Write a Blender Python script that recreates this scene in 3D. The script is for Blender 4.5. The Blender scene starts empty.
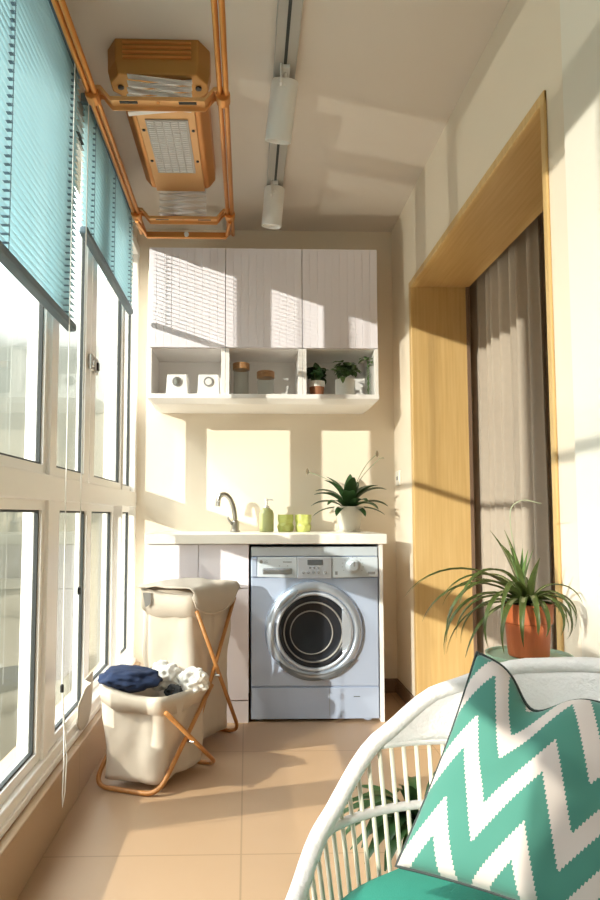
import bpy, bmesh, math, random
from math import sin, cos, pi, radians, sqrt, exp
from mathutils import Vector, Matrix, noise
random.seed(7)
SC = bpy.context.scene
COL = SC.collection

# ------------------------------------------------------------------ materials
def new_mat(name):
    m = bpy.data.materials.new(name); m.use_nodes = True
    nt = m.node_tree
    return m, nt, nt.nodes['Principled BSDF'], nt.nodes['Material Output']

def mat(name, col, rough=.5, metal=0., var=0., vscale=8., bump=0., bscale=200., spec=None, sub=0., coat=0.):
    m, nt, p, out = new_mat(name)
    p.inputs['Base Color'].default_value = (*col, 1)
    p.inputs['Roughness'].default_value = rough
    p.inputs['Metallic'].default_value = metal
    if spec is not None: p.inputs['Specular IOR Level'].default_value = spec
    if coat: p.inputs['Coat Weight'].default_value = coat
    tc = nt.nodes.new('ShaderNodeTexCoord')
    if var:
        n = nt.nodes.new('ShaderNodeTexNoise'); n.inputs['Scale'].default_value = vscale; n.inputs['Detail'].default_value = 4
        nt.links.new(tc.outputs['Object'], n.inputs['Vector'])
        mx = nt.nodes.new('ShaderNodeMix'); mx.data_type = 'RGBA'
        mx.inputs['A'].default_value = (*[c*(1-var) for c in col], 1)
        mx.inputs['B'].default_value = (*[min(1, c*(1+var)) for c in col], 1)
        nt.links.new(n.outputs['Fac'], mx.inputs['Factor']); nt.links.new(mx.outputs['Result'], p.inputs['Base Color'])
    if bump:
        n2 = nt.nodes.new('ShaderNodeTexNoise'); n2.inputs['Scale'].default_value = bscale
        nt.links.new(tc.outputs['Object'], n2.inputs['Vector'])
        b = nt.nodes.new('ShaderNodeBump'); b.inputs['Strength'].default_value = bump; b.inputs['Distance'].default_value = .002
        nt.links.new(n2.outputs['Fac'], b.inputs['Height']); nt.links.new(b.outputs['Normal'], p.inputs['Normal'])
    return m

def wood(name, c1, c2, scale=(30, 30, 1.2), rough=.4):
    m, nt, p, out = new_mat(name)
    tc = nt.nodes.new('ShaderNodeTexCoord'); mp = nt.nodes.new('ShaderNodeMapping')
    mp.inputs['Scale'].default_value = scale
    n = nt.nodes.new('ShaderNodeTexNoise'); n.inputs['Scale'].default_value = 3; n.inputs['Detail'].default_value = 6
    r = nt.nodes.new('ShaderNodeValToRGB')
    r.color_ramp.elements[0].position = .3; r.color_ramp.elements[0].color = (*c1, 1)
    r.color_ramp.elements[1].position = .72; r.color_ramp.elements[1].color = (*c2, 1)
    L = nt.links.new
    L(tc.outputs['Object'], mp.inputs['Vector']); L(mp.outputs['Vector'], n.inputs['Vector']); L(n.outputs['Fac'], r.inputs['Fac'])
    L(r.outputs['Color'], p.inputs['Base Color']); p.inputs['Roughness'].default_value = rough
    return m

def glass_mat(name, tint=(1, 1, 1), ior=1.45, rough=0.0):
    m = bpy.data.materials.new(name); m.use_nodes = True; nt = m.node_tree; nt.nodes.clear()
    o = nt.nodes.new('ShaderNodeOutputMaterial'); mx = nt.nodes.new('ShaderNodeMixShader')
    f = nt.nodes.new('ShaderNodeFresnel')
    gm = nt.nodes.new('ShaderNodeNewGeometry'); mr = nt.nodes.new('ShaderNodeMapRange')      # the same reflectance on either face of the pane
    mr.inputs['To Min'].default_value = ior; mr.inputs['To Max'].default_value = 1/ior
    nt.links.new(gm.outputs['Backfacing'], mr.inputs['Value']); nt.links.new(mr.outputs['Result'], f.inputs['IOR'])
    t = nt.nodes.new('ShaderNodeBsdfTransparent'); t.inputs['Color'].default_value = (*tint, 1)
    g = nt.nodes.new('ShaderNodeBsdfGlossy'); g.inputs['Roughness'].default_value = rough
    L = nt.links.new
    L(f.outputs[0], mx.inputs[0]); L(t.outputs[0], mx.inputs[1]); L(g.outputs[0], mx.inputs[2]); L(mx.outputs[0], o.inputs[0])
    return m

def translucent(name, col, tr=.5, rough=.5, var=0., vscale=20.):
    m = bpy.data.materials.new(name); m.use_nodes = True; nt = m.node_tree
    p = nt.nodes['Principled BSDF']; o = nt.nodes['Material Output']
    p.inputs['Base Color'].default_value = (*col, 1); p.inputs['Roughness'].default_value = rough
    t = nt.nodes.new('ShaderNodeBsdfTranslucent'); t.inputs['Color'].default_value = (*col, 1)
    mx = nt.nodes.new('ShaderNodeMixShader'); mx.inputs[0].default_value = tr
    nt.links.new(p.outputs[0], mx.inputs[1]); nt.links.new(t.outputs[0], mx.inputs[2]); nt.links.new(mx.outputs[0], o.inputs[0])
    if var:
        tc = nt.nodes.new('ShaderNodeTexCoord'); n = nt.nodes.new('ShaderNodeTexNoise'); n.inputs['Scale'].default_value = vscale
        c = nt.nodes.new('ShaderNodeMix'); c.data_type = 'RGBA'
        c.inputs['A'].default_value = (*[v*(1-var) for v in col], 1); c.inputs['B'].default_value = (*[min(1, v*(1+var)) for v in col], 1)
        nt.links.new(tc.outputs['Object'], n.inputs['Vector']); nt.links.new(n.outputs['Fac'], c.inputs['Factor'])
        nt.links.new(c.outputs['Result'], p.inputs['Base Color']); nt.links.new(c.outputs['Result'], t.inputs['Color'])
    return m

def tile_mat(name, col, tile=.8, ox=0., oy=0., grout=.0025, gcol=(.33, .22, .13)):
    m, nt, p, out = new_mat(name)
    L = nt.links.new
    g = nt.nodes.new('ShaderNodeNewGeometry'); sp = nt.nodes.new('ShaderNodeSeparateXYZ')
    L(g.outputs['Position'], sp.inputs[0])
    def line(sock, off):
        a = nt.nodes.new('ShaderNodeMath'); a.operation = 'SUBTRACT'; L(sock, a.inputs[0]); a.inputs[1].default_value = off - 50*tile - tile/2
        b = nt.nodes.new('ShaderNodeMath'); b.operation = 'MODULO'; L(a.outputs[0], b.inputs[0]); b.inputs[1].default_value = tile
        c = nt.nodes.new('ShaderNodeMath'); c.operation = 'SUBTRACT'; L(b.outputs[0], c.inputs[0]); c.inputs[1].default_value = tile/2
        d = nt.nodes.new('ShaderNodeMath'); d.operation = 'ABSOLUTE'; L(c.outputs[0], d.inputs[0])
        e = nt.nodes.new('ShaderNodeMath'); e.operation = 'LESS_THAN'; L(d.outputs[0], e.inputs[0]); e.inputs[1].default_value = grout
        return e.outputs[0]
    mxn = nt.nodes.new('ShaderNodeMath'); mxn.operation = 'MAXIMUM'
    L(line(sp.outputs['X'], ox), mxn.inputs[0]); L(line(sp.outputs['Y'], oy), mxn.inputs[1])
    n = nt.nodes.new('ShaderNodeTexNoise'); n.inputs['Scale'].default_value = 3.; n.inputs['Detail'].default_value = 5
    L(g.outputs['Position'], n.inputs['Vector'])
    v = nt.nodes.new('ShaderNodeMix'); v.data_type = 'RGBA'
    v.inputs['A'].default_value = (*[c*.94 for c in col], 1); v.inputs['B'].default_value = (*[c*1.06 for c in col], 1)
    L(n.outputs['Fac'], v.inputs['Factor'])
    k = nt.nodes.new('ShaderNodeMix'); k.data_type = 'RGBA'; L(mxn.outputs[0], k.inputs['Factor'])
    L(v.outputs['Result'], k.inputs['A']); k.inputs['B'].default_value = (*gcol, 1)
    L(k.outputs['Result'], p.inputs['Base Color']); p.inputs['Roughness'].default_value = .38
    return m

def zigzag_mat(name, c1, c2):
    m, nt, p, out = new_mat(name); L = nt.links.new
    uv = nt.nodes.new('ShaderNodeUVMap'); sp = nt.nodes.new('ShaderNodeSeparateXYZ'); L(uv.outputs[0], sp.inputs[0])
    def M(op, a, b=None):
        n = nt.nodes.new('ShaderNodeMath'); n.operation = op
        for i, s in enumerate((a, b)):
            if s is None: continue
            if isinstance(s, (int, float)): n.inputs[i].default_value = s
            else: L(s, n.inputs[i])
        return n.outputs[0]
    uq = M('DIVIDE', M('FLOOR', M('MULTIPLY', sp.outputs['X'], 110.)), 110.)        # woven steps
    ph = M('DIVIDE', M('SUBTRACT', uq, .133 - 3.76), .376)
    tri = M('ABSOLUTE', M('SUBTRACT', M('FRACT', M('ADD', ph, .5)), .5))           # 0 at a peak, .5 at a valley
    t = M('ADD', M('SUBTRACT', sp.outputs['Y'], .705), M('MULTIPLY', tri, .75))
    s = M('FRACT', M('ADD', M('DIVIDE', t, .39), 10.))
    f = M('GREATER_THAN', s, .57)
    mx = nt.nodes.new('ShaderNodeMix'); mx.data_type = 'RGBA'; L(f, mx.inputs['Factor'])
    mx.inputs['A'].default_value = (*c1, 1); mx.inputs['B'].default_value = (*c2, 1)
    L(mx.outputs['Result'], p.inputs['Base Color']); p.inputs['Roughness'].default_value = .9
    p.inputs['Sheen Weight'].default_value = .2
    return m

M = {}
M['wall'] = mat('cream_paint', (.80, .71, .59), .85, var=.02, vscale=2)
M['pillar'] = mat('pale_paint', (.82, .78, .70), .85, var=.02, vscale=2)
M['ceiling'] = mat('ceiling_paint', (.72, .65, .585), .9, var=.02, vscale=2)
M['floor'] = tile_mat('tan_floor_tile', (.455, .30, .185), .8, -.015, 1.907)
M['curb'] = tile_mat('tan_curb_tile', (.44, .30, .18), .8, -.2, 2.3)
M['base'] = mat('brown_skirting', (.2, .13, .09), .4)
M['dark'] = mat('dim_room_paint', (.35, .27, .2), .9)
M['oak'] = wood('honey_oak', (.60, .385, .15), (.69, .475, .21), (26, 26, 1.0), .38)
M['oakh'] = wood('honey_oak_lengthwise', (.60, .385, .15), (.69, .475, .21), (26, 1.0, 26), .38)
M['pvc'] = mat('white_window_frame', (.90, .88, .85), .3, var=.02)
M['gasket'] = mat('dark_gasket', (.03, .035, .035), .6)
M['glass'] = glass_mat('window_glass', (.93, .96, .93))
M['jarglass'] = glass_mat('jar_glass', (.94, .95, .94), 1.4)
M['chrome'] = mat('chrome', (.75, .75, .75), .15, 1.)
M['darkchrome'] = mat('brushed_nickel', (.42, .40, .36), .28, 1.)
M['slat'] = translucent('teal_blind_slat', (.60, .78, .82), .62, .35)
M['rail'] = mat('slate_blue_rail', (.11, .17, .22), .5)
M['cord'] = mat('white_cord', (.85, .85, .82), .8)
M['black'] = mat('black_plastic', (.015, .015, .015), .4)
M['copper'] = mat('copper_metal', (.66, .29, .085), .38, .75, var=.06, vscale=6)
M['copperd'] = mat('bronze_metal', (.46, .23, .065), .42, .7, var=.06, vscale=6)
M['copperl'] = mat('pale_copper_metal', (.74, .42, .18), .42, .55, var=.04, vscale=6)
M['grille'] = mat('grey_grille', (.50, .46, .43), .5, .3)
M['alu'] = mat('white_aluminium', (.80, .77, .75), .4, .2)
M['trackw'] = mat('grey_track', (.42, .40, .37), .45)
M['lampw'] = mat('white_lamp_paint', (.80, .79, .78), .4)
M['cab'] = mat('white_lilac_lacquer', (.84, .80, .87), .32, var=.012, vscale=2)
M['carcass'] = mat('white_laminate', (.84, .81, .79), .4)
M['counter'] = mat('white_stone_top', (.87, .84, .78), .3, var=.02, vscale=30)
M['washer'] = mat('silver_blue_enamel', (.44, .52, .69), .33, .15)
M['washerl'] = mat('pale_silver_plastic', (.60, .67, .75), .35, .1)
M['washerg'] = mat('grey_silver_plastic', (.52, .56, .64), .35, .2)
M['ring'] = mat('silver_ring', (.46, .52, .62), .25, .6)
M['tint'] = mat('dark_porthole_glass', (.018, .02, .026), .18, spec=.25)
M['drumg'] = mat('drum_steel', (.35, .37, .4), .3, .9)
M['canvas'] = mat('beige_canvas', (.66, .58, .49), .9, var=.05, vscale=14, bump=.4, bscale=500)
M['canvasg'] = mat('greige_canvas', (.55, .49, .42), .9, var=.05, vscale=14, bump=.4, bscale=500)
M['rod'] = wood('orange_bentwood', (.42, .17, .045), (.52, .235, .07), (20, 20, 4), .4)
M['navy'] = mat('navy_fleece', (.010, .022, .065), .95, var=.5, vscale=25, bump=.8, bscale=150)
M['whitecloth'] = mat('white_cotton', (.80, .79, .76), .9, var=.04, vscale=20, bump=.4, bscale=300)
M['darkcloth'] = mat('charcoal_cotton', (.03, .032, .035), .95)
M['green'] = mat('olive_green_ceramic', (.42, .44, .20), .3)
M['lime'] = mat('lime_green_ceramic', (.50, .53, .15), .35)
M['leafd'] = translucent('dark_green_leaf', (.035, .085, .028), .2, .35, .35, 30)
M['leafm'] = translucent('mid_green_leaf', (.13, .22, .08), .25, .4, .4, 40)
M['leafs'] = translucent('variegated_leaf', (.10, .135, .035), .3, .4, .5, 60)
M['leafy'] = translucent('pale_leaf_edge', (.36, .36, .19), .3, .45)
M['stalk'] = mat('green_stalk', (.15, .25, .07), .5)
M['soil'] = mat('dark_soil', (.03, .02, .014), 1.)
M['spathe'] = mat('green_white_spathe', (.42, .45, .3), .6)
M['seed'] = mat('brown_bud', (.2, .15, .09), .7)
M['terra'] = mat('orange_terracotta', (.50, .125, .04), .45, var=.08, vscale=15)
M['terrab'] = mat('brown_terracotta', (.33, .13, .06), .7)
M['stonepot'] = mat('pale_stone_pot', (.56, .52, .44), .7, var=.05, vscale=30)
M['whitepot'] = mat('white_glazed_pot', (.85, .84, .8), .35)
M['wicker'] = mat('white_wicker', (.80, .75, .755), .5, var=.03, vscale=60, bump=.9, bscale=160)
M['rodw'] = mat('cream_white_rod', (.78, .74, .63), .45)
M['teal'] = mat('teal_cloth', (.02, .22, .165), .9, var=.06, vscale=30, bump=.3, bscale=500)
M['zig'] = zigzag_mat('teal_white_zigzag', (.055, .205, .165), (.58, .50, .48))
M['piping'] = mat('dark_piping', (.035, .045, .045), .8)
M['mint'] = mat('mint_green_paint', (.33, .50, .38), .4)
M['curtain'] = translucent('taupe_curtain', (.54, .46, .38), .18, .9, .06, 30)
M['woodlid'] = wood('acacia_lid', (.24, .11, .04), (.42, .23, .1), (8, 60, 60), .5)
M['paper'] = mat('white_card', (.78, .76, .74), .7)
M['greyring'] = mat('grey_dial', (.24, .23, .22), .4)
M['socket'] = mat('white_socket_plastic', (.8, .78, .72), .4)
M['lcd'] = mat('lcd_screen', (.13, .15, .17), .25)
M['ink'] = mat('grey_ink', (.25, .28, .32), .6)
M['bulb'] = mat('frosted_reflector', (.85, .82, .76), .3)

# ------------------------------------------------------------------ mesh builder
class MB:
    def __init__(s): s.bm = bmesh.new(); s.uv = None
    def box(s, x0, x1, y0, y1, z0, z1, bev=0.):
        b = bmesh.new()
        bmesh.ops.create_cube(b, size=1)
        for v in b.verts:
            v.co = Vector((x0+(v.co.x+.5)*(x1-x0), y0+(v.co.y+.5)*(y1-y0), z0+(v.co.z+.5)*(z1-z0)))
        if bev: bmesh.ops.bevel(b, geom=b.edges[:], offset=bev, segments=2, affect='EDGES', profile=.5)
        s._join(b); return s
    def _join(s, b, mtx=None):
        if mtx is not None: bmesh.ops.transform(b, matrix=mtx, verts=b.verts)
        me = bpy.data.meshes.new('tmp'); b.to_mesh(me); b.free(); s.bm.from_mesh(me); bpy.data.meshes.remove(me)
    def tube(s, pts, r, seg=8, closed=False, cap=True, flat=1.0):
        pts = [Vector(p) for p in pts]; n = len(pts)
        rs = r if isinstance(r, (list, tuple)) else [r]*n
        rings = []; prev = None
        for i, p in enumerate(pts):
            if closed: t = pts[(i+1) % n]-pts[i-1]
            else: t = pts[min(i+1, n-1)]-pts[max(i-1, 0)]
            t.normalize()
            if prev is None:
                a = Vector((0, 0, 1)) if abs(t.z) < .9 else Vector((1, 0, 0))
                nn = t.cross(a).normalized()
            else:
                nn = (prev - t*prev.dot(t)).normalized()
            prev = nn; bb = t.cross(nn)
            rings.append([s.bm.verts.new(p+nn*(rs[i]*cos(2*pi*k/seg))+bb*(rs[i]*flat*sin(2*pi*k/seg))) for k in range(seg)])
        m = n if closed else n-1
        for i in range(m):
            A, B = rings[i], rings[(i+1) % n]
            for k in range(seg): s.bm.faces.new((A[k], A[(k+1) % seg], B[(k+1) % seg], B[k]))
        if cap and not closed:
            s.bm.faces.new(rings[0][::-1]); s.bm.faces.new(rings[-1])
        return s
    def lathe(s, prof, c=(0, 0, 0), seg=24, axis='Z', wob=None, cap=True):
        c = Vector(c); rings = []
        for (r, h) in prof:
            ring = []
            for k in range(seg):
                a = 2*pi*k/seg; rr = r*(wob(a, h) if wob else 1)
                q = {'Z': Vector((rr*cos(a), rr*sin(a), h)), 'Y': Vector((rr*cos(a), h, rr*sin(a))), 'X': Vector((h, rr*cos(a), rr*sin(a)))}[axis]
                ring.append(s.bm.verts.new(c+q))
            rings.append(ring)
        for A, B in zip(rings, rings[1:]):
            for k in range(seg): s.bm.faces.new((A[k], A[(k+1) % seg], B[(k+1) % seg], B[k]))
        if cap and prof[0][0] > 1e-6: s.bm.faces.new(rings[0][::-1])
        if cap and prof[-1][0] > 1e-6: s.bm.faces.new(rings[-1])
        bmesh.ops.remove_doubles(s.bm, verts=s.bm.verts[:], dist=1e-6)
        return s
    def loft(s, rings, closed_ring=True, cap=True):
        R = [[s.bm.verts.new(Vector(p)) for p in ring] for ring in rings]; n = len(R[0])
        for A, B in zip(R, R[1:]):
            for k in range(n if closed_ring else n-1): s.bm.faces.new((A[k], A[(k+1) % n], B[(k+1) % n], B[k]))
        if cap and closed_ring: s.bm.faces.new(R[0][::-1]); s.bm.faces.new(R[-1])
        return s
    def prism(s, poly, d0, d1, plane='XZ'):
        def q(a, b, d): return {'XZ': (a, d, b), 'XY': (a, b, d), 'YZ': (d, a, b)}[plane]
        return s.loft([[q(a, b, d0) for a, b in poly], [q(a, b, d1) for a, b in poly]])
    def leaf(s, base, az, el, length, width, droop=1.2, n=8, fold=.25, taper=.0):
        p = Vector(base); pts = []; ang = el
        for i in range(n+1):
            pts.append((p.copy(), ang))
            st = length/n
            p = p + Vector((cos(az)*cos(ang), sin(az)*cos(ang), sin(ang)))*st
            ang -= droop/n
        side = Vector((-sin(az), cos(az), 0))
        rows = []
        for i, (q, a) in enumerate(pts):
            t = i/n
            w = width*.5*(max(.06, sin(pi*min(1, t*.93+.05))**.8) if not taper else max(.05, (1-t**taper)))
            up = Vector((-cos(az)*sin(a), -sin(az)*sin(a), cos(a)))
            rows.append([s.bm.verts.new(q+side*w+up*(w*fold)), s.bm.verts.new(q), s.bm.verts.new(q-side*w+up*(w*fold))])
        for A, B in zip(rows, rows[1:]):
            for k in range(2): s.bm.faces.new((A[k], A[k+1], B[k+1], B[k]))
        return s
    def build(s, name, m, parent=None, smooth=False, bev=0., loc=None, sub=0, recalc=True, solid=0.):
        if recalc: bmesh.ops.recalc_face_normals(s.bm, faces=s.bm.faces[:])
        me = bpy.data.meshes.new(name); s.bm.to_mesh(me); s.bm.free()
        o = bpy.data.objects.new(name, me); COL.objects.link(o)
        me.materials.append(M[m] if isinstance(m, str) else m)
        if smooth: me.shade_smooth()
        if solid:
            md = o.modifiers.new('s', 'SOLIDIFY'); md.thickness = solid; md.offset = 0
        if bev:
            md = o.modifiers.new('b', 'BEVEL'); md.width = bev; md.segments = 2; md.limit_method = 'ANGLE'
        if sub:
            md = o.modifiers.new('u', 'SUBSURF'); md.levels = sub; md.render_levels = sub
        if parent is not None:
            o.parent = parent
            o.matrix_parent_inverse = PW[parent.name].inverted()
        PW[o.name] = Matrix.Identity(4)
        if loc is not None: recentre(o, loc)
        return o
PW = {}
def recentre(o, loc):
    """move the origin of a built mesh to loc without moving the mesh"""
    loc = Vector(loc); o.data.transform(Matrix.Translation(-loc)); o.location = loc; PW[o.name] = Matrix.Translation(loc)

def tag(o, label=None, cat=None, group=None, kind=None):
    if label: o['label'] = label
    if cat: o['category'] = cat
    if group: o['group'] = group
    if kind: o['kind'] = kind
    return o
def thing(name, label, cat, loc=(0, 0, 0), group=None, kind=None):
    o = bpy.data.objects.new(name, None); COL.objects.link(o); o.location = loc; o.empty_display_size = .05
    PW[o.name] = Matrix.Translation(Vector(loc))
    return tag(o, label, cat, group, kind)
def struct(name, mb, m, **k):
    o = mb.build(name, m, **k); o['kind'] = 'structure'; return o
def copy_tree(root, delta, label):
    """copy a thing and its parts and their sub-parts, moved by delta"""
    def cp(o, parent):
        c = o.copy(); COL.objects.link(c)
        if parent is not None: c.parent = parent
        for ch in list(o.children): cp(ch, c)
        return c
    c = cp(root, None); c.location = root.location+Vector(delta); c['label'] = label
    PW[c.name] = Matrix.Translation(c.location)
    return c
def rounded(pts, rad, seg=6):
    pts = [Vector(p) for p in pts]; out = [pts[0]]
    for a, b, c in zip(pts, pts[1:], pts[2:]):
        u = (a-b); v = (c-b); r = min(rad, u.length*.45, v.length*.45)
        p, q = b+u.normalized()*r, b+v.normalized()*r
        for i in range(seg+1):
            t = i/seg; out.append(p*(1-t)**2+b*2*t*(1-t)+q*t*t)
    out.append(pts[-1]); return out

# ------------------------------------------------------------------ room shell
XL, XR, YB, YF, ZC = -.63, .83, 3.57, -1.2, 2.60
struct('floor', MB().box(-.80, 2.5, YF-.1, YB+.12, -.1, 0), 'floor')
struct('ceiling', MB().box(-.80, 2.5, YF-.1, YB+.12, ZC, ZC+.1), 'ceiling')
struct('wall_back', MB().box(-.80, 2.5, YB, YB+.12, 0, ZC), 'wall')
struct('wall_front', MB().box(-.80, 2.5, YF-.1, YF, 0, ZC), 'wall')
DY0, DY1, DZ = 1.705, 3.13, 2.115                      # door opening in the right wall
w = MB()
w.box(XR, 1.10, DY1+.012, YB, 0, ZC); w.box(XR, 1.10, YF, DY0-.012, 0, ZC); w.box(XR, 1.10, DY0-.012, DY1+.012, DZ+.012, ZC)
struct('wall_right', w, 'wall')
struct('wall_right_pier', MB().box(.797, XR, YF, 1.528, 0, ZC), 'pillar')
w = MB(); w.box(-.80, XL, YF, -.35, 0, ZC); w.box(-.80, XL, -.35, YB, 2.49, ZC)
struct('wall_left', w, 'wall')
struct('wall_left_curb', MB().box(-.80, -.578, -.35, YB, 0, .172, .004), 'curb')
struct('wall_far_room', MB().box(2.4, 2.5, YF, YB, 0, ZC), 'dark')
struct('baseboard_right', MB().box(XR-.012, XR, DY1+.05, YB-.012, 0, .075, .003), 'base')
struct('baseboard_back', MB().box(.65, XR, YB-.012, YB, 0, .075, .003), 'base')

# door lining
d = thing('door_1', None, None, (XR, (DY0+DY1)/2, 0), kind='structure')
MB().box(XR-.004, 1.115, DY1, DY1+.012, 0, DZ).build('far_jamb', 'oak', d)
MB().box(XR-.004, 1.115, DY0-.012, DY0, 0, DZ).build('near_jamb', 'oak', d)
MB().box(XR-.004, 1.115, DY0-.012, DY1+.012, DZ, DZ+.012).build('head_jamb', 'oakh', d)
c = MB(); c.box(XR-.009, XR, DY1+.001, DY1+.04, 0, DZ+.033, .003); c.box(XR-.009, XR, DY0-.026, DY0-.001, 0, DZ+.033, .003)
c.box(XR-.0092, XR, DY0-.026, DY1+.04, DZ+.001, DZ+.034, .003)
c.build('casing', 'oak', d)
MB().box(1.10, 1.116, DY1-.008, DY1, 0, DZ).build('dark_gap_strip', 'base', d)  # dark strip in place of the shaded gap between jamb and curtain

# ------------------------------------------------------------------ windows (left)
wn = thing('window_1', None, None, (XL, 1.6, .172), kind='structure')
XF0, XF1 = -.70, -.612
f = MB()
f.box(XF0, XF1, -.35, 3.568, .173, .225, .004)           # sill rail
f.box(XF0+.002, XF1+.008, -.349, 3.567, .1725, .195, .003)
f.box(XF0, XF1, -.35, 3.568, 1.015, 1.095, .004)         # transom
f.box(XF0, XF1, -.35, 3.568, 2.43, 2.489, .004)           # head
f.box(XF0+.001, XF1-.002, 3.168, 3.188, .174, 2.488, .003)     # end post
f.box(XF0+.001, XF1-.002, 3.515, 3.568, .174, 2.488, .003)
f.box(XF0+.001, XF1-.002, -.35, -.29, .174, 2.488, .004)
for y0, y1 in ((.55, .62), (2.02, 2.07)):
    f.box(XF0, XF1-.006, y0, y1, .2, 2.46, .003)
f.build('frame', 'pvc', wn)
def sash(y0, y1, z0, z1, x0, x1, st=.045, stl=None):
    stl = stl or st
    m = MB(); m.box(x0, x1, y0, y0+st, z0, z1, .003); m.box(x0, x1, y1-stl, y1, z0, z1, .003)
    m.box(x0+.001, x1-.001, y0+st-.002, y1-stl+.002, z0, z0+.035, .001); m.box(x0+.001, x1-.001, y0+st-.002, y1-stl+.002, z1-.035, z1, .001)
    s = m.build('sash', 'pvc', wn)
    xm = (x0+x1)/2
    MB().box(xm-.003, xm+.003, y0+st-.004, y1-stl+.004, z0+.031, z1-.031).build('pane', 'glass', s)
    g = MB(); e = .007; a0, a1, b0, b1 = y0+st, y1-stl, z0+.035, z1-.035
    for (p, q, r, t) in ((a0, a0+e, b0, b1), (a1-e, a1, b0, b1), (a0+e, a1-e, b0, b0+e), (a0+e, a1-e, b1-e, b1)):
        g.box(xm-.005, xm+.008, p, q, r, t)
    g.build('gasket', 'gasket', s)
for z0, z1 in ((.22, 1.02), (1.09, 2.435)):
    sash(-.30, .56, z0, z1, -.665, -.630)
    sash(.61, 2.03, z0, z1, -.665, -.630, .04)
    sash(3.186, 3.53, z0, z1, -.672, -.640, .014)  # glazing added here so the low sun reaches the back wall
    if z0 < 1:
        sash(2.06, 2.60, z0, z1, -.662, -.625, .10, .075)
        sash(2.60, 3.17, z0, z1, -.690, -.655, .07, .03)
    else:
        sash(2.06, 2.52, z0, z1, -.655, -.620, .035, .075)
        sash(2.53, 3.165, z0, z1, -.6545, -.6195, .075, .022)
l = MB(); l.box(-.620, -.604, 2.475, 2.51, 1.535, 1.60, .004); l.box(-.606, -.598, 2.485, 2.50, 1.55, 1.572, .002)
l.box(-.620, -.604, 2.545, 2.585, 1.535, 1.60, .004)
lo = l.build('latch', 'chrome', wn)
MB().box(-.606, -.597, 2.553, 2.575, 1.55, 1.582, .002).build('keeper', 'black', lo)

# ------------------------------------------------------------------ blinds
def blind(y0, y1, zb, label, ladders, slat_tilt=radians(14), cords=()):
    b = thing('venetian_blind', label, 'blind', (-.585, (y0+y1)/2, zb), 'venetian blinds at the window')
    XC = -.582
    MB().box(XC-.02, XC+.02, y0, y1, 2.452, 2.488, .003).build('head_rail', 'rail', b)
    MB().box(XC-.016, XC+.016, y0-.005, y1+.005, zb, zb+.028, .008).build('bottom_rail', 'rail', b)
    m = MB(); z = zb+.045; wdt = .0125
    while z < 2.448:
        rows = []
        for t in (-1, -.4, .4, 1):
            x = XC+t*wdt*cos(slat_tilt); zz = z-t*wdt*sin(slat_tilt)+.0022*(1-t*t)
            rows.append([m.bm.verts.new((x, yy, zz)) for yy in (y0+.004, y1-.004)])
        for A, B in zip(rows, rows[1:]): m.bm.faces.new((A[0], A[1], B[1], B[0]))
        z += .0215
    m.build('slats', 'slat', b, smooth=True, recalc=False, solid=.0006)
    for y in ladders:
        m = MB()
        for dx in (-.0135, .0135): m.tube([(XC+dx, y, zb+.02), (XC+dx, y, 2.46)], .0011, 5)
        for i in range(int((2.44-zb-.04)/.0215)): m.box(XC-.0135, XC+.0135, y-.006, y+.006, zb+.042+i*.0215, zb+.0432+i*.0215)
        m.build('ladder_cord', 'rail', b)
    for pts, ztas in cords:
        co = MB().tube(pts, .0017, 6).build('pull_cord', 'cord', b)
        x, y = pts[-1][0], pts[-1][1]
        q = min(pts, key=lambda p: abs(p[2]-ztas))
        MB().lathe([(.003, .012), (.0055, .006), (.0055, -.012), (.002, -.014)], (q[0], q[1], ztas), 10).build('tassel', 'black', co)
    return b
loop = [(-.556, 1.98, 2.45), (-.556, 1.98, 1.2), (-.556, 1.985, .46), (-.548, 1.99, .34), (-.543, 2.005, .24), (-.545, 2.00, .14),
        (-.549, 1.99, .10), (-.551, 1.995, .14), (-.549, 1.998, .23), (-.549, 1.987, .33), (-.555, 1.986, .44)]
blind(-.34, 2.10, 1.575, 'long teal venetian blind nearest the camera, hanging lowest over the near panes', (.2, .85, 1.50, 2.02),
      cords=((loop, .45), ([(-.556, 2.16, 2.45), (-.556, 2.16, .735)], .72)))
blind(2.22, 3.14, 1.965, 'short teal venetian blind raised high over the far panes beside the cabinets', (2.32, 2.68, 3.06))

# ------------------------------------------------------------------ ceiling drying rack
rk = thing('ceiling_drying_rack', 'copper coloured lift-up clothes drying rack with lamp unit fixed to the ceiling', 'drying rack', (-.3, 2.6, ZC))
RZ = 2.38
b = MB()
prof = [(-.475, 2.6), (-.475, 2.535), (-.445, 2.497), (-.18, 2.497), (-.15, 2.535), (-.15, 2.6)]
b.loft([[(x, 2.16, z) for x, z in prof], [(x, 2.90, z) for x, z in prof], [(-.312+(x+.312)*.86, 2.965, 2.6-(2.6-z)*.75) for x, z in prof]])
body = b.build('motor_housing', 'copper', rk, bev=.006)
h = MB()
hp = [(-.492, 2.20), (-.492, 2.15), (-.455, 2.095), (-.17, 2.095), (-.133, 2.15), (-.133, 2.20), (-.17, 2.235), (-.455, 2.235)]
h.loft([[(x, y, 2.6) for x, y in hp], [(x, y+.01, 2.525) for x, y in hp], [(-.312+(x+.312)*.95, 2.185+(y-2.17)*.9, 2.487) for x, y in hp]])
hd = h.build('end_hood', 'copperd', rk, bev=.004)
for i in range(4):
    MB().box(-.43, -.195, 2.092+(3-i)*.002, 2.104, 2.533+i*.016, 2.541+i*.016, .001).build('louvre', 'copper', hd)
for x in (-.45, -.175):
    MB().lathe([(.011, .0), (.011, -.006), (.004, -.008), (0, -.008)], (x, 2.185, 2.488), 12).build('screw', 'black', hd)
MB().box(-.425, -.20, 2.27, 2.92, 2.488, 2.499, .003).build('lower_panel', 'copperl', body)
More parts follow.
